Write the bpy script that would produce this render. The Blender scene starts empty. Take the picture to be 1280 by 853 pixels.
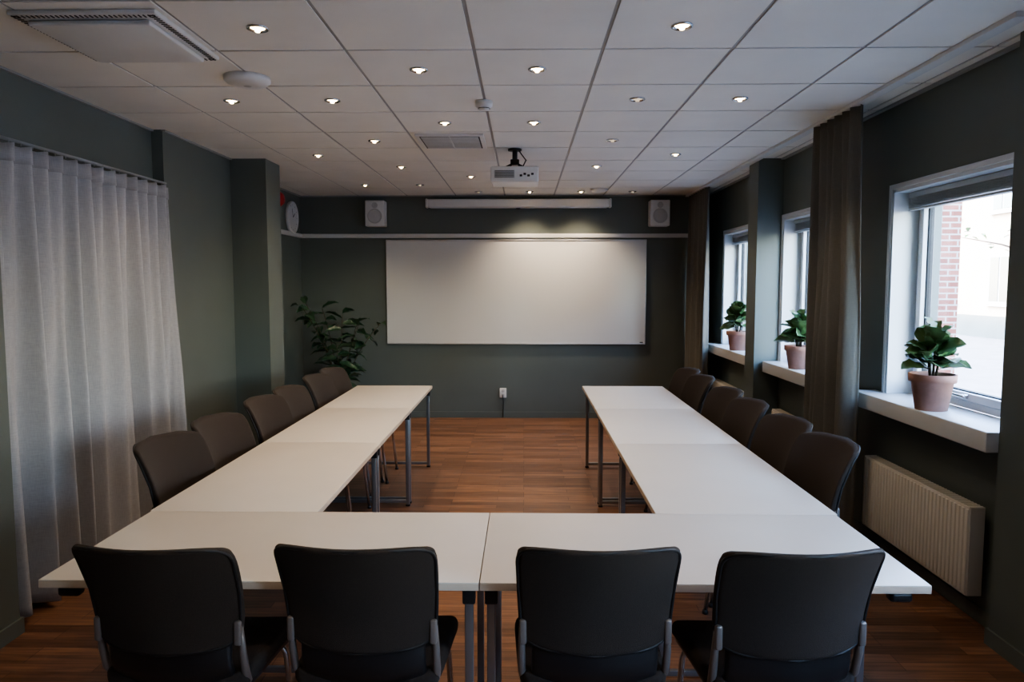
import bpy, bmesh, math, random
from mathutils import Vector, Matrix, Euler
random.seed(7)
scene = bpy.context.scene
H=2.75; YB=8.92; YF=-1.4; XR=2.25

# ------------------------------------------------------------ materials
def _n(nt,t,**k):
    n=nt.nodes.new(t)
    for a,b in k.items(): setattr(n,a,b)
    return n
def mat(name,col,rough=.5,metal=0,var=.0,vscale=8,bump=0,bscale=60,stretch=(1,1,1),spec=.5,sheen=0,emit=None,estr=0,trans=0):
    m=bpy.data.materials.new(name); m.use_nodes=True; nt=m.node_tree
    b=nt.nodes['Principled BSDF']
    b.inputs['Base Color'].default_value=(*col,1); b.inputs['Roughness'].default_value=rough
    b.inputs['Metallic'].default_value=metal; b.inputs['Specular IOR Level'].default_value=spec
    if sheen: b.inputs['Sheen Weight'].default_value=sheen
    if emit: 
        b.inputs['Emission Color'].default_value=(*emit,1); b.inputs['Emission Strength'].default_value=estr
    tc=_n(nt,'ShaderNodeTexCoord'); mp=_n(nt,'ShaderNodeMapping'); mp.inputs['Scale'].default_value=stretch
    nt.links.new(tc.outputs['Object'],mp.inputs['Vector'])
    if var>0:
        no=_n(nt,'ShaderNodeTexNoise'); no.inputs['Scale'].default_value=vscale; no.inputs['Detail'].default_value=4
        nt.links.new(mp.outputs[0],no.inputs['Vector'])
        cr=_n(nt,'ShaderNodeValToRGB')
        cr.color_ramp.elements[0].position=.3; cr.color_ramp.elements[1].position=.7
        cr.color_ramp.elements[0].color=(*[c*(1-var) for c in col],1)
        cr.color_ramp.elements[1].color=(*[min(1,c*(1+var)) for c in col],1)
        nt.links.new(no.outputs['Fac'],cr.inputs['Fac']); nt.links.new(cr.outputs[0],b.inputs['Base Color'])
    if bump>0:
        n2=_n(nt,'ShaderNodeTexNoise'); n2.inputs['Scale'].default_value=bscale; n2.inputs['Detail'].default_value=3
        nt.links.new(mp.outputs[0],n2.inputs['Vector'])
        bp=_n(nt,'ShaderNodeBump'); bp.inputs['Strength'].default_value=bump; bp.inputs['Distance'].default_value=.005
        nt.links.new(n2.outputs['Fac'],bp.inputs['Height']); nt.links.new(bp.outputs[0],b.inputs['Normal'])
    return m

M={}
M['wall']=mat('wall_paint_green',(.118,.138,.124),.48,var=.04,vscale=2,bump=.12,bscale=180)
M['base']=mat('baseboard_green',(.115,.134,.121),.4,var=.03)
M['trimw']=mat('trim_white',(.62,.62,.60),.4,var=.02)
M['trimg']=mat('ceiling_edge_trim',(.30,.31,.30),.6,var=.02)
M['tile']=mat('ceiling_tile',(.77,.755,.70),.9,var=.03,vscale=3,bump=.2,bscale=220)
M['tbar']=mat('ceiling_grid_metal',(.34,.34,.325),.5,var=.02)
M['table']=mat('table_laminate',(.58,.54,.49),.33,var=.02,vscale=4,bump=.03,bscale=300)
M['tedge']=mat('table_edge_band',(.50,.42,.34),.4,var=.05,vscale=20)
M['steel']=mat('grey_steel',(.33,.35,.37),.32,metal=.85,var=.05)
M['chrome']=mat('chrome',(.6,.62,.65),.18,metal=1,var=.03)
M['blackp']=mat('black_plastic',(.013,.013,.014),.42,var=.1,bump=.1,bscale=400)
M['fabric']=mat('chair_fabric',(.036,.027,.022),.9,var=.25,vscale=500,bump=.5,bscale=700,spec=.25,sheen=.03)
M['pipe']=mat('chair_piping',(.010,.009,.009),.6,var=.1)
M['brkt']=mat('chair_bracket_grey',(.22,.195,.18),.35,metal=.4,var=.05)
M['wb']=mat('whiteboard_enamel',(.62,.62,.61),.28,var=.01,vscale=2)
M['alu']=mat('aluminium',(.6,.61,.62),.35,metal=.7,var=.03)
M['white']=mat('white_plastic',(.68,.68,.66),.4,var=.02)
M['grille']=mat('speaker_grille',(.48,.48,.47),.6,var=.2,vscale=300,bump=.3,bscale=400)
M['slat']=mat('vent_slat',(.60,.60,.58),.5,var=.03)
M['dark']=mat('dark_recess',(.02,.02,.02),.6,var=.1)
M['terra']=mat('terracotta',(.46,.25,.19),.75,var=.12,vscale=14,bump=.2,bscale=90)
M['soil']=mat('soil',(.03,.02,.014),.95,var=.4,vscale=60,bump=1,bscale=80)
M['leaf']=mat('leaf_green',(.095,.175,.065),.36,var=.35,vscale=12,bump=.2,bscale=30)
M['leafd']=mat('leaf_dark_green',(.030,.075,.040),.33,var=.35,vscale=9)
M['stem']=mat('plant_stem',(.06,.05,.025),.7,var=.2)
M['red']=mat('red_plastic',(.45,.02,.015),.35,var=.03)
M['wframe']=mat('window_frame_white',(.66,.68,.69),.35,var=.02)
M['rad']=mat('radiator_enamel',(.62,.585,.51),.35,var=.02)
M['potd']=mat('planter_grey',(.12,.12,.12),.5,var=.1)
M['facade']=mat('facade_render',(.34,.285,.24),.9,var=.06,vscale=.7,bump=.2,bscale=8)
M['fframe']=mat('facade_window_frame',(.40,.40,.40),.6,var=.05)
M['asphalt']=mat('asphalt',(.17,.17,.18),.9,var=.15,vscale=2)
M['fwin']=mat('facade_window_glass',(.07,.09,.10),.15,var=.1,vscale=1)
M['bark']=mat('bark',(.10,.07,.05),.9,var=.3)
M['blind']=mat('blind_slat',(.46,.48,.49),.4,var=.03)
M['lamp_on']=mat('lamp_glow',(1,.9,.75),.4,emit=(1,.70,.38),estr=9)
M['lamp_off']=mat('lamp_dim',(.4,.38,.35),.3,emit=(1,.8,.55),estr=.3)

def fabric_mat(name,col,dk,sc):
    m=bpy.data.materials.new(name); m.use_nodes=True; nt=m.node_tree; b=nt.nodes['Principled BSDF']
    b.inputs['Roughness'].default_value=.9; b.inputs['Specular IOR Level'].default_value=.15
    tc=_n(nt,'ShaderNodeTexCoord')
    outs=[]
    for s in ((sc*.12,sc*.12,sc*1.6),(sc*1.6,sc*1.6,sc*.12)):
        mp=_n(nt,'ShaderNodeMapping'); mp.inputs['Scale'].default_value=s
        nt.links.new(tc.outputs['Object'],mp.inputs['Vector'])
        no=_n(nt,'ShaderNodeTexNoise'); no.inputs['Scale'].default_value=1; no.inputs['Detail'].default_value=3
        nt.links.new(mp.outputs[0],no.inputs['Vector']); outs.append(no.outputs['Fac'])
    a=_n(nt,'ShaderNodeMath',operation='ADD'); nt.links.new(outs[0],a.inputs[0]); nt.links.new(outs[1],a.inputs[1])
    mu=_n(nt,'ShaderNodeMath',operation='MULTIPLY'); nt.links.new(a.outputs[0],mu.inputs[0]); mu.inputs[1].default_value=.5
    cr=_n(nt,'ShaderNodeValToRGB'); cr.color_ramp.elements[0].position=.35; cr.color_ramp.elements[1].position=.65
    cr.color_ramp.elements[0].color=(*[c*(1-dk) for c in col],1); cr.color_ramp.elements[1].color=(*[min(1,c*(1+dk)) for c in col],1)
    nt.links.new(mu.outputs[0],cr.inputs['Fac']); nt.links.new(cr.outputs[0],b.inputs['Base Color'])
    bp=_n(nt,'ShaderNodeBump'); bp.inputs['Strength'].default_value=.2; bp.inputs['Distance'].default_value=.002
    nt.links.new(mu.outputs[0],bp.inputs['Height']); nt.links.new(bp.outputs[0],b.inputs['Normal'])
    return m
M['curtl']=fabric_mat('curtain_linen_grey',(.375,.378,.39),.11,220)
M['curtd']=fabric_mat('curtain_olive_grey',(.145,.138,.118),.09,260)

def glass_mat():
    m=bpy.data.materials.new('window_glass'); m.use_nodes=True; nt=m.node_tree
    nt.nodes.remove(nt.nodes['Principled BSDF']); out=nt.nodes['Material Output']
    t=_n(nt,'ShaderNodeBsdfTransparent'); g=_n(nt,'ShaderNodeBsdfGlossy'); g.inputs['Roughness'].default_value=.02
    mx=_n(nt,'ShaderNodeMixShader'); mx.inputs[0].default_value=.06
    nt.links.new(t.outputs[0],mx.inputs[1]); nt.links.new(g.outputs[0],mx.inputs[2]); nt.links.new(mx.outputs[0],out.inputs[0])
    return m
M['glass']=glass_mat()

def floor_mat():
    m=bpy.data.materials.new('oak_strip_floor'); m.use_nodes=True; nt=m.node_tree; b=nt.nodes['Principled BSDF']
    tc=_n(nt,'ShaderNodeTexCoord')
    br=_n(nt,'ShaderNodeTexBrick'); br.offset=.37; br.offset_frequency=3
    br.inputs['Scale'].default_value=1; br.inputs['Brick Width'].default_value=.55; br.inputs['Row Height'].default_value=.07
    br.inputs['Mortar Size'].default_value=.0015; br.inputs['Mortar Smooth'].default_value=.3
    br.inputs['Color1'].default_value=(.135,.066,.037,1); br.inputs['Color2'].default_value=(.265,.138,.079,1); br.inputs['Mortar'].default_value=(.04,.02,.012,1)
    nt.links.new(tc.outputs['Object'],br.inputs['Vector'])
    mp=_n(nt,'ShaderNodeMapping'); mp.inputs['Scale'].default_value=(2.2,38,1); nt.links.new(tc.outputs['Object'],mp.inputs['Vector'])
    no=_n(nt,'ShaderNodeTexNoise'); no.inputs['Scale'].default_value=1.5; no.inputs['Detail'].default_value=6; no.inputs['Distortion'].default_value=.6
    nt.links.new(mp.outputs[0],no.inputs['Vector'])
    cr=_n(nt,'ShaderNodeValToRGB'); cr.color_ramp.elements[0].color=(.55,.52,.5,1); cr.color_ramp.elements[1].color=(1.25,1.2,1.15,1)
    cr.color_ramp.elements[0].position=.3; cr.color_ramp.elements[1].position=.7
    nt.links.new(no.outputs['Fac'],cr.inputs['Fac'])
    mx=_n(nt,'ShaderNodeMixRGB',blend_type='MULTIPLY'); mx.inputs['Fac'].default_value=1
    nt.links.new(br.outputs['Color'],mx.inputs[1]); nt.links.new(cr.outputs[0],mx.inputs[2]); nt.links.new(mx.outputs[0],b.inputs['Base Color'])
    b.inputs['Roughness'].default_value=.32
    bp=_n(nt,'ShaderNodeBump'); bp.inputs['Strength'].default_value=.12; bp.inputs['Distance'].default_value=.002
    nt.links.new(no.outputs['Fac'],bp.inputs['Height']); nt.links.new(bp.outputs[0],b.inputs['Normal'])
    return m
M['floor']=floor_mat()
def brick_mat():
    m=bpy.data.materials.new('red_brick'); m.use_nodes=True; nt=m.node_tree; b=nt.nodes['Principled BSDF']
    tc=_n(nt,'ShaderNodeTexCoord'); mp=_n(nt,'ShaderNodeMapping'); mp.inputs['Rotation'].default_value=(math.pi/2,0,0)
    nt.links.new(tc.outputs['Object'],mp.inputs['Vector'])
    br=_n(nt,'ShaderNodeTexBrick'); br.inputs['Scale'].default_value=1; br.inputs['Brick Width'].default_value=.26; br.inputs['Row Height'].default_value=.09
    br.inputs['Mortar Size'].default_value=.012
    br.inputs['Color1'].default_value=(.17,.055,.04,1); br.inputs['Color2'].default_value=(.25,.095,.07,1); br.inputs['Mortar'].default_value=(.3,.27,.25,1)
    nt.links.new(mp.outputs[0],br.inputs['Vector']); nt.links.new(br.outputs['Color'],b.inputs['Base Color']); b.inputs['Roughness'].default_value=.9
    return m
M['brick']=brick_mat()

# ------------------------------------------------------------ builder
class B:
    def __init__(s): s.v=[]; s.f=[]; s.m=[]; s.sm=[]; s.mats=[]
    def mi(s,k):
        if k not in s.mats: s.mats.append(k)
        return s.mats.index(k)
    def add(s,vs,fs,k,smooth=True,T=None):
        o=len(s.v); i=s.mi(k)
        for p in vs:
            p=Vector(p); s.v.append(tuple(T@p if T else p))
        for f in fs: s.f.append(tuple(o+a for a in f)); s.m.append(i); s.sm.append(smooth)
    def box(s,a,b,k,bev=0,T=None):
        a=Vector(a); b=Vector(b)
        lo=Vector((min(a.x,b.x),min(a.y,b.y),min(a.z,b.z))); hi=Vector((max(a.x,b.x),max(a.y,b.y),max(a.z,b.z)))
        if bev<=0:
            vs=[(x,y,z) for x in(lo.x,hi.x) for y in(lo.y,hi.y) for z in(lo.z,hi.z)]
            s.add(vs,[(0,1,3,2),(4,6,7,5),(0,4,5,1),(2,3,7,6),(0,2,6,4),(1,5,7,3)],k,False,T)
        else:
            s.rbox((lo+hi)/2,(hi-lo)/2,bev,k,seg=2,mid=1,T=T)
    def rbox(s,c,h,r,k,seg=3,mid=6,warp=None,T=None):
        c=Vector(c); r=min(r,min(h)*.999)
        def ticks(H):
            t=[-H+r*i/seg for i in range(seg)]
            inner=[-(H-r)+2*(H-r)*i/mid for i in range(mid+1)]
            return t+inner+[-x for x in reversed(t)]
        tk=[ticks(h[i]) for i in range(3)]
        def rnd(p):
            q=Vector([max(-(h[i]-r),min(h[i]-r,p[i])) for i in range(3)]); d=p-q
            d=Vector([math.tan(min(1,abs(x)/r)*math.pi/4)*r*(1 if x>=0 else -1) for x in d])
            return q+d.normalized()*r if d.length>1e-9 else p
        idx={}; vs=[]; fs=[]
        def V(p):
            key=(round(p[0],6),round(p[1],6),round(p[2],6))
            if key not in idx:
                q=rnd(Vector(p)); 
                if warp: q=Vector(warp(q))
                idx[key]=len(vs); vs.append(c+q)
            return idx[key]
        for ax in range(3):
            u,w=(ax+1)%3,(ax+2)%3
            for sg in(-1,1):
                for i in range(len(tk[u])-1):
                    for j in range(len(tk[w])-1):
                        q=[]
                        for (a,b2) in((i,j),(i+1,j),(i+1,j+1),(i,j+1)):
                            p=[0,0,0]; p[ax]=sg*h[ax]; p[u]=tk[u][a]; p[w]=tk[w][b2]; q.append(V(p))
                        if sg<0: q.reverse()
                        if len(set(q))==4: fs.append(tuple(q))
        s.add(vs,fs,k,True,T)
    def tube(s,pts,r,k,n=10,closed=False,T=None,cap=True):
        pts=[Vector(p) for p in pts]; N=len(pts); rs=r if isinstance(r,(list,tuple)) else [r]*N
        vs=[];fs=[]; up=None
        for i,p in enumerate(pts):
            if closed: d=pts[(i+1)%N]-pts[i-1]
            else: d=pts[min(i+1,N-1)]-pts[max(i-1,0)]
            d.normalize()
            if up is None: up=Vector((0,0,1)) if abs(d.z)<.9 else Vector((1,0,0))
            a=up-d*up.dot(d); a.normalize(); up=a; b=d.cross(a)
            for j in range(n):
                t=2*math.pi*j/n; vs.append(p+(a*math.cos(t)+b*math.sin(t))*rs[i])
        for i in range(N if closed else N-1):
            i2=(i+1)%N
            for j in range(n):
                j2=(j+1)%n; fs.append((i*n+j,i*n+j2,i2*n+j2,i2*n+j))
        if cap and not closed:
            fs.append(tuple(reversed(range(n)))); fs.append(tuple((N-1)*n+j for j in range(n)))
        s.add(vs,fs,k,True,T)
    def lathe(s,prof,k,n=32,T=None,smooth=True):
        vs=[];fs=[]
        for (r,z) in prof:
            for j in range(n):
                t=2*math.pi*j/n; vs.append((r*math.cos(t),r*math.sin(t),z))
        for i in range(len(prof)-1):
            for j in range(n):
                j2=(j+1)%n; fs.append((i*n+j,i*n+j2,(i+1)*n+j2,(i+1)*n+j))
        s.add(vs,fs,k,smooth,T)
    def disc(s,r,z,k,n=32,T=None,down=False):
        vs=[(r*math.cos(2*math.pi*j/n),r*math.sin(2*math.pi*j/n),z) for j in range(n)]
        s.add(vs,[tuple(range(n)) if not down else tuple(reversed(range(n)))],k,False,T)
    def grid(s,fn,nu,nv,k,T=None,smooth=True):
        vs=[fn(i/nu,j/nv) for i in range(nu+1) for j in range(nv+1)]
        fs=[(i*(nv+1)+j,(i+1)*(nv+1)+j,(i+1)*(nv+1)+j+1,i*(nv+1)+j+1) for i in range(nu) for j in range(nv)]
        s.add(vs,fs,k,smooth,T)
    def mesh(s,name):
        me=bpy.data.meshes.new(name); me.from_pydata(s.v,[],s.f)
        for k in s.mats: me.materials.append(M[k])
        me.polygons.foreach_set('material_index',s.m); me.polygons.foreach_set('use_smooth',s.sm); me.update()
        return me
    def obj(s,name,loc=(0,0,0),rot=0,parent=None):
        o=bpy.data.objects.new(name,s.mesh(name)); scene.collection.objects.link(o); o.location=loc; o.rotation_euler=(0,0,rot)
        if parent: o.parent=parent
        return o
def inst(me,name,loc,rot=0,sc=1):
    o=bpy.data.objects.new(name,me); scene.collection.objects.link(o); o.location=loc; o.rotation_euler=(0,0,rot); o.scale=(sc,)*3
    return o
def simple(name,boxes,k,bev=0):
    b=B()
    for a,c in boxes: b.box(a,c,k,bev)
    return b.obj(name)

# ------------------------------------------------------------ room shell
simple('floor',[((-2.95,YF-.2,-.12),(XR+.3,YB+.2,0))],'floor')
simple('wall_back',[((-2.95,YB,0),(XR+.3,YB+.2,H+.2))],'wall')
simple('wall_front',[((-2.95,YF-.2,0),(XR+.3,YF,H+.2))],'wall')
simple('wall_left',[((-2.95,YF,0),(-2.63,5.13,H+.1)),((-2.95,5.13,0),(-2.55,6.64,H+.1)),((-2.95,6.64,0),(-2.76,YB,H+.1))],'wall')
simple('wall_left_pillar',[((-2.56,6.30,0),(-2.24,6.66,H))],'wall')
simple('wall_left_front_pillar',[((-2.64,2.86,0),(-2.40,3.28,H))],'wall')
wins=[(3.27,4.48),(5.08,6.33),(6.85,8.17),(1.0,2.6),(-1.1,.5)]  # last two openings are unseen, added behind the camera as fill light
WB,WT=.99,2.235
bx=[((XR,YF,0),(XR+.3,YB,WB-.1)),((XR,YF,WT),(XR+.3,YB,H+.1))]
ys=sorted(wins); cur=YF
for a,b_ in ys:
    bx.append(((XR,cur,WB-.1),(XR+.3,a,WT))); cur=b_
bx.append(((XR,cur,WB-.1),(XR+.3,YB,WT)))
simple('wall_right',bx,'wall')
simple('wall_right_pillar',[((2.03,6.36,0),(2.26,6.62,H))],'wall')
simple('wall_right_front_pillar',[((2.15,2.80,0),(2.26,3.25,H))],'wall')
simple('roof',[((-2.95,YF-.2,H+.1),(XR+.3,YB+.2,H+.3))],'tbar')
bh=.075;bt=.012
simple('baseboard_back',[((-2.76,YB-bt,0),(XR,YB,bh))],'base')
simple('baseboard_left',[((-2.63,3.28,0),(-2.63+bt,5.13,bh)),((-2.55,5.13,0),(-2.55+bt,6.30,bh)),((-2.76,6.66,0),(-2.76+bt,YB-bt,bh)),
   ((-2.56,6.30-bt,0),(-2.24+bt,6.30,bh)),((-2.24,6.30,0),(-2.24+bt,6.66,bh)),((-2.40,2.86,0),(-2.40+bt,3.28,bh)),((-2.60,3.28,0),(-2.40+bt,3.28+bt,bh))],'base')
simple('baseboard_right',[((XR-bt,3.25,0),(XR,6.36,bh)),((XR-bt,6.62,0),(XR,YB-bt,bh)),((2.15-bt,2.80,0),(2.15,3.25,bh)),((2.15-bt,3.25,0),(XR-bt,3.25+bt,bh)),((2.03-bt,6.36-bt,0),(XR,6.36,bh)),((2.03-bt,6.36,0),(2.03,6.62,bh))],'base')
simple('trim_1',[((-2.76,YB-.03,2.235),(2.02,YB,2.285)),((-2.76,6.66,2.235),(-2.73,YB-.03,2.285))],'trimw',.004)
# ceiling
b=B()
gx=[-.235+.6*k for k in range(-5,6)]; gy=[3.44+.6*k for k in range(-9,11)]
xl,xr=-2.95,XR+.1
b.box((xl,YF,H+.006),(xr,YB,H+.05),'tbar')
xs=[-2.76]+[x for x in gx if -2.74<x<XR-.02]+[XR]
yy=[YF]+[y for y in gy if YF+.02<y<YB-.02]+[YB]
for i in range(len(xs)-1):
    for j in range(len(yy)-1):
        b.box((xs[i]+.009,yy[j]+.009,H),(xs[i+1]-.009,yy[j+1]-.009,H+.02),'tile')
b.obj('ceiling')
simple('trim_2',[((1.965,3.0,H-.022),(2.03,YB,H))],'trimw',.003)
b=B(); 
for X0,Y0,X1,Y1 in ((-2.64,3.28,-2.61,5.13),(-2.56,5.13,-2.53,6.30),(-2.77,6.66,-2.735,YB),(-2.77,YB-.025,XR,YB),(XR-.03,3.25,XR,6.36),(XR-.03,6.62,XR,YB)):
    b.box((X0,Y0,H-.012),(X1,Y1,H),'trimg')
b.obj('trim_3')

# ------------------------------------------------------------ windows
for n,(a,c) in enumerate(wins):
    b=B(); x0,x1=XR+.15,XR+.21
    b.box((XR-.004,a-.0,WB),(x1,a+.02,WT),'wframe'); b.box((XR-.004,c-.02,WB),(x1,c,WT),'wframe'); b.box((XR-.004,a,WT-.02),(x1,c,WT),'wframe')
    b.box((XR-.012,c,WB),(XR,c+.03,WT+.03),'wframe',.003); b.box((XR-.012,a-.03+.03,WT),(XR,c,WT+.03),'wframe',.003)
    def fr(xa,xb,y0,y1,z0,z1,w,k='wframe'):
        b.box((xa,y0,z0),(xb,y0+w,z1),k,.004); b.box((xa,y1-w,z0),(xb,y1,z1),k,.004)
        b.box((xa,y0+w,z0),(xb,y1-w,z0+w),k,.004); b.box((xa,y0+w,z1-w),(xb,y1-w,z1),k,.004)
    fr(x0,x1,a+.02,c-.02,WB,WT-.02,.04)
    fr(x0-.018,x1-.01,a+.062,c-.062,WB+.045,WT-.065,.042)
    fr(x0+.01,x1-.015,a+.104,c-.104,WB+.086,WT-.106,.008,'dark')
    b.box((x0+.02,a+.102,WB+.085),(x0+.026,c-.102,WT-.105),'glass')
    ym=(a+c)/2; b.rbox((x0-.03,ym,WB+.07),(.012,.015,.012),.005,'chrome',2,1); b.rbox((x0-.045,ym+.05,WB+.07),(.007,.065,.009),.005,'chrome',2,1)
    b.box((x0-.075,a+.03,WT-.055),(x0-.03,c-.03,WT-.022),'blind',.004)
    for q in range(7):
        b.box((x0-.075,a+.035,WT-.062-q*.008),(x0-.032,c-.035,WT-.0595-q*.008),'blind')
    b.box((x0-.072,a+.035,WT-.13),(x0-.035,c-.035,WT-.117),'blind',.003)
    for yy2 in(a+.2,c-.2): b.tube([(x0-.03,yy2,WT-.06),(x0-.03,yy2,WT-.12)],.0015,'blind',5)
    b.obj('window_%d'%(n+1))  # the last two built are the added, unseen fill-light windows
sl=[(3.262,4.62),(4.98,6.345),(6.635,8.45),(-1.2,2.75)]  # last sill belongs to the added windows behind the camera
for n,(a,c) in enumerate(sl):
    simple('window_sill' if n==0 else 'window_sill.%03d'%n,[((2.10,a,WB-.095),(XR+.15,c,WB))],'trimw',.006)
def portal(loc,d,sx,sy):
    l=bpy.data.lights.new('window_portal','AREA'); l.shape='RECTANGLE'; l.size=sx; l.size_y=sy; l.cycles.is_portal=True
    o=bpy.data.objects.new('window_portal',l); scene.collection.objects.link(o)
    o.location=loc; o.rotation_euler=Vector(d).to_track_quat('-Z','Z').to_euler()
for a,c in wins: portal((XR+.28,(a+c)/2,(WB+WT)/2),(-1,0,0),c-a,WT-WB)

# ------------------------------------------------------------ tables
TZ=.74
def frame(b,p0,p1,T=None,glide=True):
    x0,y0=p0; x1,y1=p1; r=.0135
    d=Vector((x1-x0,y1-y0,0)).normalized()
    for (x,y) in(p0,p1):
        b.box((x-r,y-r,.012),(x+r,y+r,TZ-.027),'steel',.004)
        b.rbox((x,y,.007),(.016,.016,.007),.004,'blackp',2,1)
        b.rbox((x,y,TZ-.055),(.02,.02,.028),.005,'blackp',2,1)
    for z in (.035,TZ-.045):
        a=(x0+d.x*r if d.x else x0-r*.8, y0+d.y*r if d.y else y0-r*.8, z-.012); c=(x1-d.x*r if d.x else x1+r*.8, y1-d.y*r if d.y else y1+r*.8, z+.012)
        b.box(a,c,'steel',.003)
def table(x0,x1,y0,y1,frames,name='conference_table',knob=None):
    b=B()
    g=.0015
    b.box((x0+g,y0+g,TZ-.004),(x1-g,y1-g,TZ),'table',.0015)
    b.box((x0+g,y0+g,TZ-.026),(x1-g,y1-g,TZ-.004),'tedge',.0015)
    for p in frames: frame(b,*p)
    if x1-x0>y1-y0:
        ya,yb=y0+.12,y1-.12
        for y in(ya,yb): b.box((x0+.1,y-.015,TZ-.05),(x1-.1,y+.015,TZ-.027),'steel',.003)
    else:
        for x in(x0+.15,x1-.15): b.box((x-.015,y0+.05,TZ-.05),(x+.015,y1-.05,TZ-.027),'steel',.003)
    if knob:
        x,y=knob
        b.rbox((x,y,TZ-.043),(.035,.02,.017),.012,'blackp',3,1)
    cx,cy=(x0+x1)/2,(y0+y1)/2
    b.v=[(p[0]-cx,p[1]-cy,p[2]) for p in b.v]
    b.obj(name,(cx,cy,0))
FY0,FY1=2.156,2.846
table(-1.517,-.137,FY0,FY1,[((-1.385,FY0+.17),(-1.385,FY1-.1)),((-.172,FY0+.05),(-.172,FY1-.05))],knob=(-1.43,FY0+.03))
table(-.137,1.25,FY0,FY1,[((1.115,FY0+.17),(1.115,FY1-.1)),((-.102,FY0+.05),(-.102,FY1-.05))],knob=(1.165,FY0+.03))
seams=[FY1,4.14,5.33,6.52]
for (xa,xb) in((-1.525,-.835),(.53,1.26)):
    for i in range(3):
        ya,yb=seams[i],seams[i+1]
        fy0=ya+(.07 if i==0 else .035); fy1=yb-(.06 if i==2 else .035)
        table(xa,xb,ya,yb,[((xa+.045,fy0),(xb-.035,fy0)),((xa+.045,fy1),(xb-.035,fy1))])

# ------------------------------------------------------------ chair
def chair_mesh():
    b=B()
    zc,hh=.755,.172
    def off(x,z):
        t=(z-.58)/.34
        return 1.4*x*x -.110*t*max(t,.25) 
    def wf(q):
        u=q.x/.232; v=q.z/hh
        w=1.0+.035*v - .06*(abs(v)**7)
        x=q.x*w; z=q.z*(1-.07*abs(u)**5) + .006*(1-u*u)*(1 if v>0 else -1.5)
        return (x, q.y+off(x,zc+z), z)
    b.rbox((0,0,zc),(.232,.017,hh),.0165,'fabric',4,14,warp=wf)
    pts=[]
    N=72
    for i in range(N):
        t=2*math.pi*i/N; c,s_=math.cos(t),math.sin(t)
        e=.16; u=(abs(c)**e)*(1 if c>0 else -1); v=(abs(s_)**e)*(1 if s_>0 else -1)
        q=Vector((u*.229,-.012,v*(hh-.003)))
        p=wf(q); pts.append((p[0],p[1],p[2]+zc))
    b.tube(pts,.0055,'pipe',6,closed=True)
    def ws(q):
        v=(q.z)/.10
        return (q.x, q.y+1.2*q.x*q.x+.055*max(0,-v)**2+.010, q.z)
    b.rbox((0,0.004,.54),(.190,.012,.095),.0115,'blackp',3,10,warp=ws)
    for sx in(-1,1):
        P=[(sx*.20,.16,.430),(sx*.213,.11,.445),(sx*.219,.080,.49),(sx*.220,.062,.56),(sx*.218,.052,.655)]
        b.tube(P,[.010,.012,.013,.012,.009],'brkt',8)
        b.rbox((sx*.216,.042,.628),(.011,.010,.038),.007,'brkt',2,2)
    def wseat(q):
        v=q.y/.225; x=q.x*(1+.03*v-.05*abs(v)**6); y=q.y*(1-.05*abs(q.x/.23)**6)
        z=q.z-.022*max(0,v)**3+.010*(q.x/.23)**2-.004
        return (x,y,z)
    b.rbox((0,.275,.455),(.235,.225,.030),.026,'fabric',4,12,warp=wseat)
    b.rbox((0,.272,.418),(.220,.212,.014),.012,'blackp',3,10,warp=wseat)
    for sx in(-1,1):
        b.tube([(sx*.17,.10,.40),(sx*.195,.085,.395),(sx*.205,.06,.36),(sx*.222,-.005,.012)],.0105,'chrome',10)
        b.tube([(sx*.17,.40,.40),(sx*.195,.415,.395),(sx*.205,.43,.36),(sx*.218,.465,.012)],.0105,'chrome',10)
        b.tube([(sx*.17,.10,.40),(sx*.17,.40,.40)],.0105,'chrome',8)
        for y,dx in((-.006,.222),(.466,.218)):
            b.lathe([(.001,0),(.015,0),(.015,.01),(.011,.022),(.001,.022)],'blackp',12,T=Matrix.Translation((sx*dx,y,0)))
    b.tube([(-.17,.14,.40),(.17,.14,.40)],.0105,'chrome',8); b.tube([(-.17,.36,.40),(.17,.36,.40)],.0105,'chrome',8)
    return b.mesh('conference_chair')
cm=chair_mesh()
R=math.radians
for x,y,a in((-1.066,2.02,-3),(-.486,2.035,-2),(.215,2.035,1),(.790,2.02,4)):
    inst(cm,'conference_chair',(x,y,0),R(a))
for y,x,a in((3.36,-1.665,-9),(3.89,-1.65,-8),(4.57,-1.64,-7),(5.05,-1.63,-5),(5.73,-1.63,-6),(6.20,-1.63,-6)):
    inst(cm,'conference_chair',(x,y,0),R(-90+a))
for y,x,a in((3.39,1.41,8),(3.90,1.40,8),(4.50,1.38,6),(5.01,1.38,6),(5.73,1.38,5),(6.21,1.38,5)):
    inst(cm,'conference_chair',(x,y,0),R(90+a))

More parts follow.
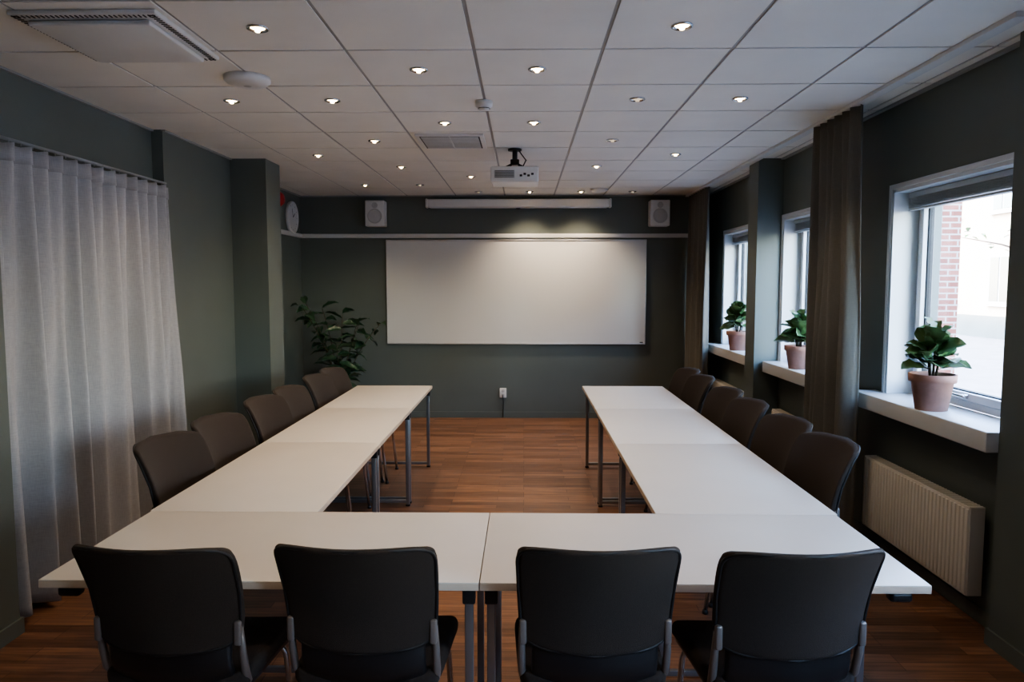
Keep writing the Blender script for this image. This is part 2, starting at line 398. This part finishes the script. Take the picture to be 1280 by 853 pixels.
# ------------------------------------------------------------ curtains
def curtain(name,X,Y0,Y1,Z0,Z1,k,lam,amp,seed,flare=0.0,hooks=False,rail=False):
    rnd=random.Random(seed); n=int((Y1-Y0)/lam); W=[]; ph=[rnd.uniform(-.5,.5) for _ in range(8)]
    b=B()
    def fn(u,v):
        y=Y0+(Y1-Y0)*u
        s=u*n*2*math.pi
        wob=.9*math.sin(u*7+ph[0]*6)+.6*math.sin(u*17+ph[1]*6)
        top=math.sin(s); low=math.sin(s*.62+wob*(1+v)+ph[2])
        mixv=min(1,v*1.8)**.8
        a=amp*(.55+.5*v*(.7+.5*math.sin(u*9+ph[3]*5)))
        x=X+a*((1-mixv)*top*.7+mixv*(low*.8+.35*math.sin(s*1.0+v*1.5+ph[4])))
        y+=.25*lam*mixv*math.sin(s*.62+wob+1.2+v)*.5*(1 if .02<u<.98 else 0)
        y+=flare*v*(u-0.0)
        z=Z1-(Z1-Z0)*v
        if hooks and v==0: z+=.012*abs(math.sin(s*.5))
        return (x,y,z)
    b.grid(fn,max(120,n*18),46,k)
    if hooks:
        def fn2(u,v):
            p=Vector(fn(u,v*.035)); p.x+=.006*(1 if X<0 else -1); return p
        b.grid(fn2,max(120,n*18),2,k)
    o=b.obj(name)
    m=o.modifiers.new('thick','SOLIDIFY'); m.thickness=.003
    return o
curtain('curtain_linen',-2.475,3.31,5.02,.035,2.33,'curtl',.12,.074,3,flare=.04,hooks=True)
curtain('curtain_brown',1.995,4.40,5.06,.02,H-.022,'curtd',.105,.062,5)
curtain('curtain_brown.001',2.01,8.0,8.84,.02,H-.022,'curtd',.10,.055,9)
b=B(); b.tube([(-2.505,3.29,2.365),(-2.505,5.06,2.365)],.009,'trimg',10)
for y in(3.4,4.2,4.98): b.box((-2.63,y-.01,2.357),(-2.505,y+.01,2.373),'trimg',.002)
for i in range(20): b.tube([(-2.50,3.34+i*.087,2.36),(-2.499,3.34+i*.087,2.345)],.003,'trimg',6)
b.obj('curtain_rail')

# ------------------------------------------------------------ whiteboard and back wall things
b=B()
b.box((-1.69,YB-.022,.934),(1.49,YB-.004,2.207),'wb')
for a,c in(((-1.70,YB-.03,.924),(1.50,YB-.001,.94)),((-1.70,YB-.03,2.20),(1.50,YB-.001,2.214)),((-1.70,YB-.03,.924),(-1.688,YB-.001,2.214)),((1.488,YB-.03,.924),(1.50,YB-.001,2.214))):
    b.box(a,c,'alu',.002)
b.rbox((1.45,YB-.028,.95),(.02,.003,.006),.002,'dark',2,1)
b.obj('whiteboard')
b=B()
b.rbox((-.07,YB-.09,2.645),(1.10,.05,.05),.02,'white',3,8)
for x in(-1.18,1.04): b.rbox((x,YB-.09,2.645),(.014,.055,.055),.012,'white',2,1)
b.box((-1.14,YB-.10,2.586),(1.0,YB-.08,2.598),'alu',.003)
b.tube([(-.07,YB-.09,2.586),(-.07,YB-.09,2.573)],.03,'blackp',8)
for x in(-.9,.76): b.box((x-.02,YB-.06,2.61),(x+.02,YB-.001,2.70),'white',.003)
b.obj('projection_screen_housing')
def speaker(x):
    b=B()
    b.rbox((0,-.10,0),(.118,.085,.155),.014,'white',3,4)
    T=Matrix.Translation((0,-.186,-.035))@Matrix.Rotation(math.pi/2,4,'X')
    b.lathe([(.088,-.002),(.086,.004),(.078,.004),(.074,.001),(.04,-.0),(.001,.003)],'grille',32,T=T)
    T=Matrix.Translation((0,-.186,.095))@Matrix.Rotation(math.pi/2,4,'X')
    b.lathe([(.036,-.002),(.034,.004),(.028,.002),(.016,.001),(.001,.006)],'grille',24,T=T)
    b.box((-.02,-.03,-.03),(.02,0,.03),'white',.003)
    b.obj('wall_speaker',(x,YB,2.52))
speaker(-1.80); speaker(1.63)
b=B(); b.rbox((0,-.012,0),(.042,.012,.06),.006,'white',2,1)
for z in(-.025,.025):
    T=Matrix.Translation((0,-.0245,z))@Matrix.Rotation(math.pi/2,4,'X'); b.lathe([(.02,0),(.018,.002),(.001,-.0)],'grille',16,T=T)
b.tube([(0,-.02,-.02),(0,-.05,-.04),(0.004,-.035,-.10),(.002,-.015,-.2),(0,-.018,-.30)],.005,'blackp',8)
b.obj('power_socket',(-.26,YB,.315))
RX=Matrix.Rotation(math.pi/2,4,'Y')
b=B(); b.lathe([(.001,0),(.185,0),(.19,.02),(.185,.04),(.172,.042),(.168,.028)],'white',40,T=RX); b.disc(.17,.029,'wb',40,T=RX)
for h in range(12):
    a=h*math.pi/6; c=Vector((.031,math.sin(a)*.145,math.cos(a)*.145)); b.box(c-Vector((.001,.004,.004)),c+Vector((.001,.004,.004)),'dark')
b.tube([(.033,0,0),(.033,.07,.05)],.003,'dark',6); b.tube([(.035,0,0),(.035,-.04,.10)],.002,'dark',6)
b.obj('wall_clock',(-2.76,8.55,2.455))
b=B(); b.lathe([(.001,0),(.085,0),(.085,.025),(.07,.045),(.05,.065),(.001,.07)],'red',32,T=RX); b.obj('fire_alarm_bell',(-2.76,8.13,2.62))

# ------------------------------------------------------------ projector
b=B()
b.rbox((0,0,0),(.19,.15,.062),.015,'white',3,4)
b.box((-.16,-.1535,-.03),(.0,-.149,.03),'grille')
for i in range(6): b.box((-.155,-.156,-.025+i*.0095),(-.005,-.152,-.022+i*.0095),'dark')
for i in range(4): b.rbox((.05+i*.03,-.152,-.012+.012*(i%2)),(.010,.003,.008),.002,'blackp' if i%2 else 'dark',2,1)
T=Matrix.Translation((.09,.15,.0))@Matrix.Rotation(-math.pi/2,4,'X'); b.lathe([(.045,-.01),(.045,.03),(.036,.032),(.034,.01),(.001,.014)],'blackp',24,T=T)
b.box((-.08,-.06,.06),(.08,.06,.072),'blackp',.003)
for sx in(-1,1):
    for sy in(-1,1): b.tube([(sx*.07,sy*.05,.07),(0,0,.115)],.007,'blackp',6)
b.rbox((0,0,.115),(.035,.035,.02),.008,'blackp',2,1)
b.tube([(0,0,.10),(0,0,.22)],.02,'dark',12)
b.lathe([(.001,.205),(.055,.205),(.055,.22),(.001,.22)],'blackp',20)
b.tube([(.06,-.1,.055),(.09,-.06,.12),(.05,-.02,.18),(.03,0,.215)],.005,'blackp',6)
b.obj('ceiling_projector',(-.075,5.9,H-.22))

# ------------------------------------------------------------ ceiling fittings
b=B()
b.rbox((0,0,-.008),(.25,.255,.008),.005,'white',2,1)
for i in range(11): b.box((-.21,-.215+i*.04,-.020),(.21,-.215+i*.04+.020,-.014),'slat')
b.box((-.22,-.225,-.0165),(.22,.225,-.0155),'dark'); b.box((-.005,-.225,-.021),(.005,.225,-.016),'slat')
b.obj('ceiling_exhaust_vent',(-.545,5.55,H))
b=B()
b.rbox((0,0,-.010),(.30,.30,.010),.006,'white',2,1)
b.rbox((0,0,-.034),(.25,.25,.010),.008,'white',2,2)
b.box((-.225,-.225,-.032),(.225,.225,-.018),'dark')
for i in range(30):
    t=-.285+i*.0196
    for s_ in(-1,1):
        b.box((t-.003,s_*.278-.012,-.0225),(t+.003,s_*.278+.012,-.0195),'dark'); b.box((s_*.278-.012,t-.003,-.0225),(s_*.278+.012,t+.003,-.0195),'dark')
b.obj('ceiling_air_diffuser',(-1.76,3.22,H))
b=B(); b.lathe([(.001,-.045),(.06,-.045),(.1,-.036),(.118,-.02),(.118,0),(.001,0)],'white',40); b.lathe([(.02,-.0465),(.001,-.0465)],'grille',16); b.obj('wireless_access_point',(-1.46,3.87,H))
b=B(); b.lathe([(.001,-.05),(.03,-.05),(.035,-.035),(.05,-.03),(.052,0),(.001,0)],'white',28); b.lathe([(.036,-.044),(.036,-.040)],'dark',20); b.obj('smoke_detector',(-.24,4.39,H))
b=B(); b.lathe([(.001,-.035),(.045,-.033),(.09,-.02),(.10,0),(.001,0)],'white',28); b.obj('smoke_detector',(.86,8.35,H))

def dl_mesh(on):
    b=B()
    b.lathe([(.046,0),(.047,-.006),(.040,-.009),(.033,-.005),(.030,-.0015)],'chrome',28)
    b.disc(.030,-.0018,'lamp_on' if on else 'lamp_off',20,down=True)
    b.lathe([(.012,-.002),(.013,-.012),(.009,-.018),(.001,-.019)],'lamp_on' if on else 'lamp_off',12)
    return b.mesh('recessed_downlight')
dlon,dloff=dl_mesh(True),dl_mesh(False)
DL=[(-1.135,3.14,1),(.665,3.14,1),(-.535,3.74,1),(.065,3.74,1),(-1.735,4.34,1),(-1.135,4.34,1),(.665,4.34,0),(1.265,4.34,1),(-.535,4.94,1),(.065,4.94,1),
(-1.135,5.54,1),(.665,5.54,0),(-1.735,6.14,1),(1.265,6.14,1),(-1.135,6.74,1),(.665,6.74,1),(-.535,7.34,1),(.065,7.34,1),(-1.735,7.94,1),(-.535,8.54,0),(.065,8.54,1),(.665,8.54,1),(1.265,8.54,0),(-1.135,7.94,0),
(-1.135,1.34,1),(.665,1.34,1),(-.535,.14,1),(.665,.14,1)]  # this row is unseen: downlights added behind the camera for extra light
for x,y,on in DL:
    o=inst(dlon if on else dloff,'recessed_downlight',(x,y,H))
    if on:
        l=bpy.data.lights.new('lamp','SPOT'); l.energy=12 if y<8.5 else 32; l.color=(1,.79,.56); l.spot_size=R(115); l.spot_blend=.9; l.shadow_soft_size=.03
        q=bpy.data.objects.new('lamp',l); scene.collection.objects.link(q); q.parent=o; q.location=(0,0,-.03)

# ------------------------------------------------------------ radiators
def radiator(Y0,Y1,name='radiator'):
    b=B(); L=Y1-Y0; z0,z1=.15,.59
    b.box((2.146,0,z0),(2.152,L,z1),'rad',.002)
    n=int(L/.033)
    for i in range(n):
        y=.012+i*(L-.024)/(n-1)
        b.rbox((2.146,y,(z0+z1)/2),(.005,.010,(z1-z0)/2-.012),.0045,'rad',2,1)
    b.box((2.215,0.01,z0),(2.221,L-.01,z1-.01),'rad',.002)
    for i in range(int(L/.05)): b.box((2.160,.03+i*.05,z0+.03),(2.207,.033+i*.05,z1-.03),'rad')
    b.box((2.150,-.004,z0),(2.222,.004,z1),'rad',.003); b.box((2.150,L-.004,z0),(2.222,L+.004,z1),'rad',.003)
    for i in range(int(L/.025)): b.box((2.150,.01+i*.025,z1-.006),(2.220,.022+i*.025,z1),'rad')
    for y in(.15,L-.15): b.box((2.218,y-.02,z0+.05),(XR-.001,y+.02,z1-.05),'rad')
    b.obj(name,(0,Y0,0))
radiator(3.43,4.50); radiator(5.12,6.2); radiator(6.8,8.2)

# ------------------------------------------------------------ plants
def leaf(b,base,dirv,L,W,k,prof,droop=.3,roll=0):
    d=Vector(dirv).normalized(); side=d.cross(Vector((0,0,1)))
    if side.length<.1: side=Vector((1,0,0))
    side.normalize(); side=Matrix.Rotation(roll,3,d)@side; up=side.cross(d)
    def fn(u,v):
        s=v*2-1; w=prof(u)*W*.5
        p=Vector(base)+d*(L*u)-Vector((0,0,1))*(droop*L*u*u)+side*(w*s)+up*(abs(s)*w*.35+.006*math.sin(u*18)*abs(s))
        return p
    b.grid(fn,9,6,k)
fiddle=lambda u: max(.02,(math.sin(math.pi*min(1,u**.75*1.0))**.7)*(.75+.35*u) if u<1 else .02)
lance=lambda u: max(.02,math.sin(math.pi*u**.8)**.9 if u<1 else .02)
def fig(name,loc,s,seed):
    rnd=random.Random(seed); b=B()
    b.lathe([(.001,0),(.080,0),(.105,.155),(.118,.157),(.120,.20),(.108,.20),(.104,.175),(.001,.175)],'terra',36)
    b.lathe([(.10,.178),(.05,.184),(.001,.186)],'soil',24)
    for st in range(4):
        ang=st*1.6+rnd.random(); bx,by=.03*math.cos(ang),.03*math.sin(ang); h=rnd.uniform(.16,.25)
        b.tube([(bx*.5,by*.5,.175),(bx,by,.175+h*.6),(bx*1.4,by*1.4,.175+h)],[.007,.006,.004],'stem',7)
        for i in range(8):
            a=ang+i*2.4; f=.3+.7*i/7; z=.175+h*f; e=.1+1.0*(i/7)**1.3+rnd.uniform(-.1,.2)
            L=rnd.uniform(.13,.18)*(1.05-.2*(i/7))
            dv=(math.cos(a)*math.cos(e),math.sin(a)*math.cos(e),math.sin(e))
            p0=Vector((bx*(.6+.8*f),by*(.6+.8*f),z)); p1=p0+Vector(dv)*.015
            b.tube([p0,p1],.0025,'stem',5); leaf(b,p1,dv,L,L*.9,'leaf',fiddle,droop=rnd.uniform(.05,.3),roll=rnd.uniform(-.8,.8))
    b.v=[tuple(c*s for c in p) for p in b.v]
    b.obj(name,loc,rnd.random()*6)
fig('potted_fiddle_leaf_fig',(2.19,3.87,WB),.97,1)
fig('potted_fiddle_leaf_fig',(2.20,5.78,WB),.92,2)
fig('potted_fiddle_leaf_fig',(2.20,7.42,WB),.98,3)
rnd=random.Random(23); b=B()
b.lathe([(.001,0),(.13,0),(.165,.30),(.172,.31),(.16,.31),(.155,.27),(.001,.27)],'potd',36); b.lathe([(.155,.275),(.001,.28)],'soil',24)
for st in range(8):
    a=st*2*math.pi/8+rnd.uniform(-.2,.2); lean=rnd.uniform(.20,.42); h=(rnd.uniform(.98,1.18) if st in(2,3,4,5) else rnd.uniform(.7,.95))
    P=[Vector((.04*math.cos(a)+lean*math.cos(a)*t*t,.04*math.sin(a)+lean*math.sin(a)*t*t,.27+h*t)) for t in [i/8 for i in range(9)]]
    b.tube(P,[.010-.0009*i for i in range(9)],'stem',7)
    for i in range(12):
        t=.35+.65*i/11; j=min(7,int(t*8)); p=P[j].lerp(P[j+1],t*8-j) if j<8 else P[8]
        a2=a+math.pi/2+(i%2)*math.pi+rnd.uniform(-.6,.6); e=rnd.uniform(-.1,.5)+.5*(t>.95)
        L=rnd.uniform(.20,.27); dv=(math.cos(a2)*math.cos(e),math.sin(a2)*math.cos(e),math.sin(e))
        leaf(b,p,dv,L,L*.42,'leafd',lance,droop=rnd.uniform(.15,.5),roll=rnd.uniform(-.8,.8))
b.obj('potted_rubber_plant',(-2.12,8.22,0))

# ------------------------------------------------------------ outside
simple('ground_outside',[((XR+.32,-40,-.4),(60,90,-.15))],'asphalt')
b=B(); b.box((16,-10,-.15),(17,80,7.6),'facade'); b.box((15.9,-10,-.15),(16,80,.6),'fwin'); b.box((15.7,-10,7.6),(17.2,80,7.85),'fframe')
for r in range(2):
    z=1.1+r*3.1
    for i in range(28):
        y=-6+i*3.0
        b.box((15.94,y-.1,z-.1),(16,y+1.1,z+1.6),'fframe'); b.box((15.92,y,z),(15.95,y+.46,z+1.5),'fwin'); b.box((15.92,y+.54,z),(15.95,y+1.0,z+1.5),'fwin')
        b.box((15.85,y-.15,z-.16),(16,y+1.15,z-.1),'fframe')
b.obj('neighbouring_building')
simple('brick_pier_outside',[((6.35,11.2,-.15),(6.67,11.6,4.6))],'brick')
b=B(); rnd=random.Random(4)
b.tube([(0,0,0),(.1,0,2),(0,.1,4),(.1,.1,6)],[.16,.13,.1,.05],'bark',8)
for i in range(26):
    a=rnd.uniform(0,6.28); z=rnd.uniform(2.2,5.8); L=rnd.uniform(.8,1.8); p0=Vector((.05,.05,z)); d=Vector((math.cos(a),math.sin(a),.35)); 
    b.tube([p0,p0+d*L*.5,p0+d*L+Vector((0,0,-.1))],[.03,.018,.006],'bark',5)
    for j in range(14):
        t=rnd.uniform(.3,1); p=p0+d*L*t+Vector((rnd.uniform(-.15,.15),)*3)
        leaf(b,p,(rnd.uniform(-1,1),rnd.uniform(-1,1),rnd.uniform(-.4,.5)),.13,.09,'leaf',lance)
b.obj('street_tree',(10.2,14.4,-.15))

# ------------------------------------------------------------ sun + world
s=bpy.data.lights.new('sun','SUN'); s.energy=2.2; s.angle=.02; s.color=(1,.95,.88)
so=bpy.data.objects.new('sun',s); scene.collection.objects.link(so); so.rotation_euler=Vector((.72,-.3,-.62)).to_track_quat('-Z','Y').to_euler()
w=bpy.data.worlds.new('sky'); scene.world=w; w.use_nodes=True; nt=w.node_tree
bg=nt.nodes['Background']; sky=nt.nodes.new('ShaderNodeTexSky'); sky.sky_type='NISHITA'; sky.sun_disc=False; sky.sun_elevation=R(38); sky.sun_rotation=R(-70)
nt.links.new(sky.outputs[0],bg.inputs['Color']); bg.inputs['Strength'].default_value=3.2

# ------------------------------------------------------------ camera
cd=bpy.data.cameras.new('camera'); cd.sensor_width=36; cd.lens=36*900/1280; cd.clip_start=.05; cd.clip_end=300
co=bpy.data.objects.new('camera',cd); scene.collection.objects.link(co); co.location=(0,0,1.658); co.rotation_euler=(R(90-4.45),0,R(.95))
scene.camera=co
scene.view_settings.view_transform='AgX'
try: scene.view_settings.look='AgX - Medium High Contrast'
except Exception: pass
scene.view_settings.exposure=1.3
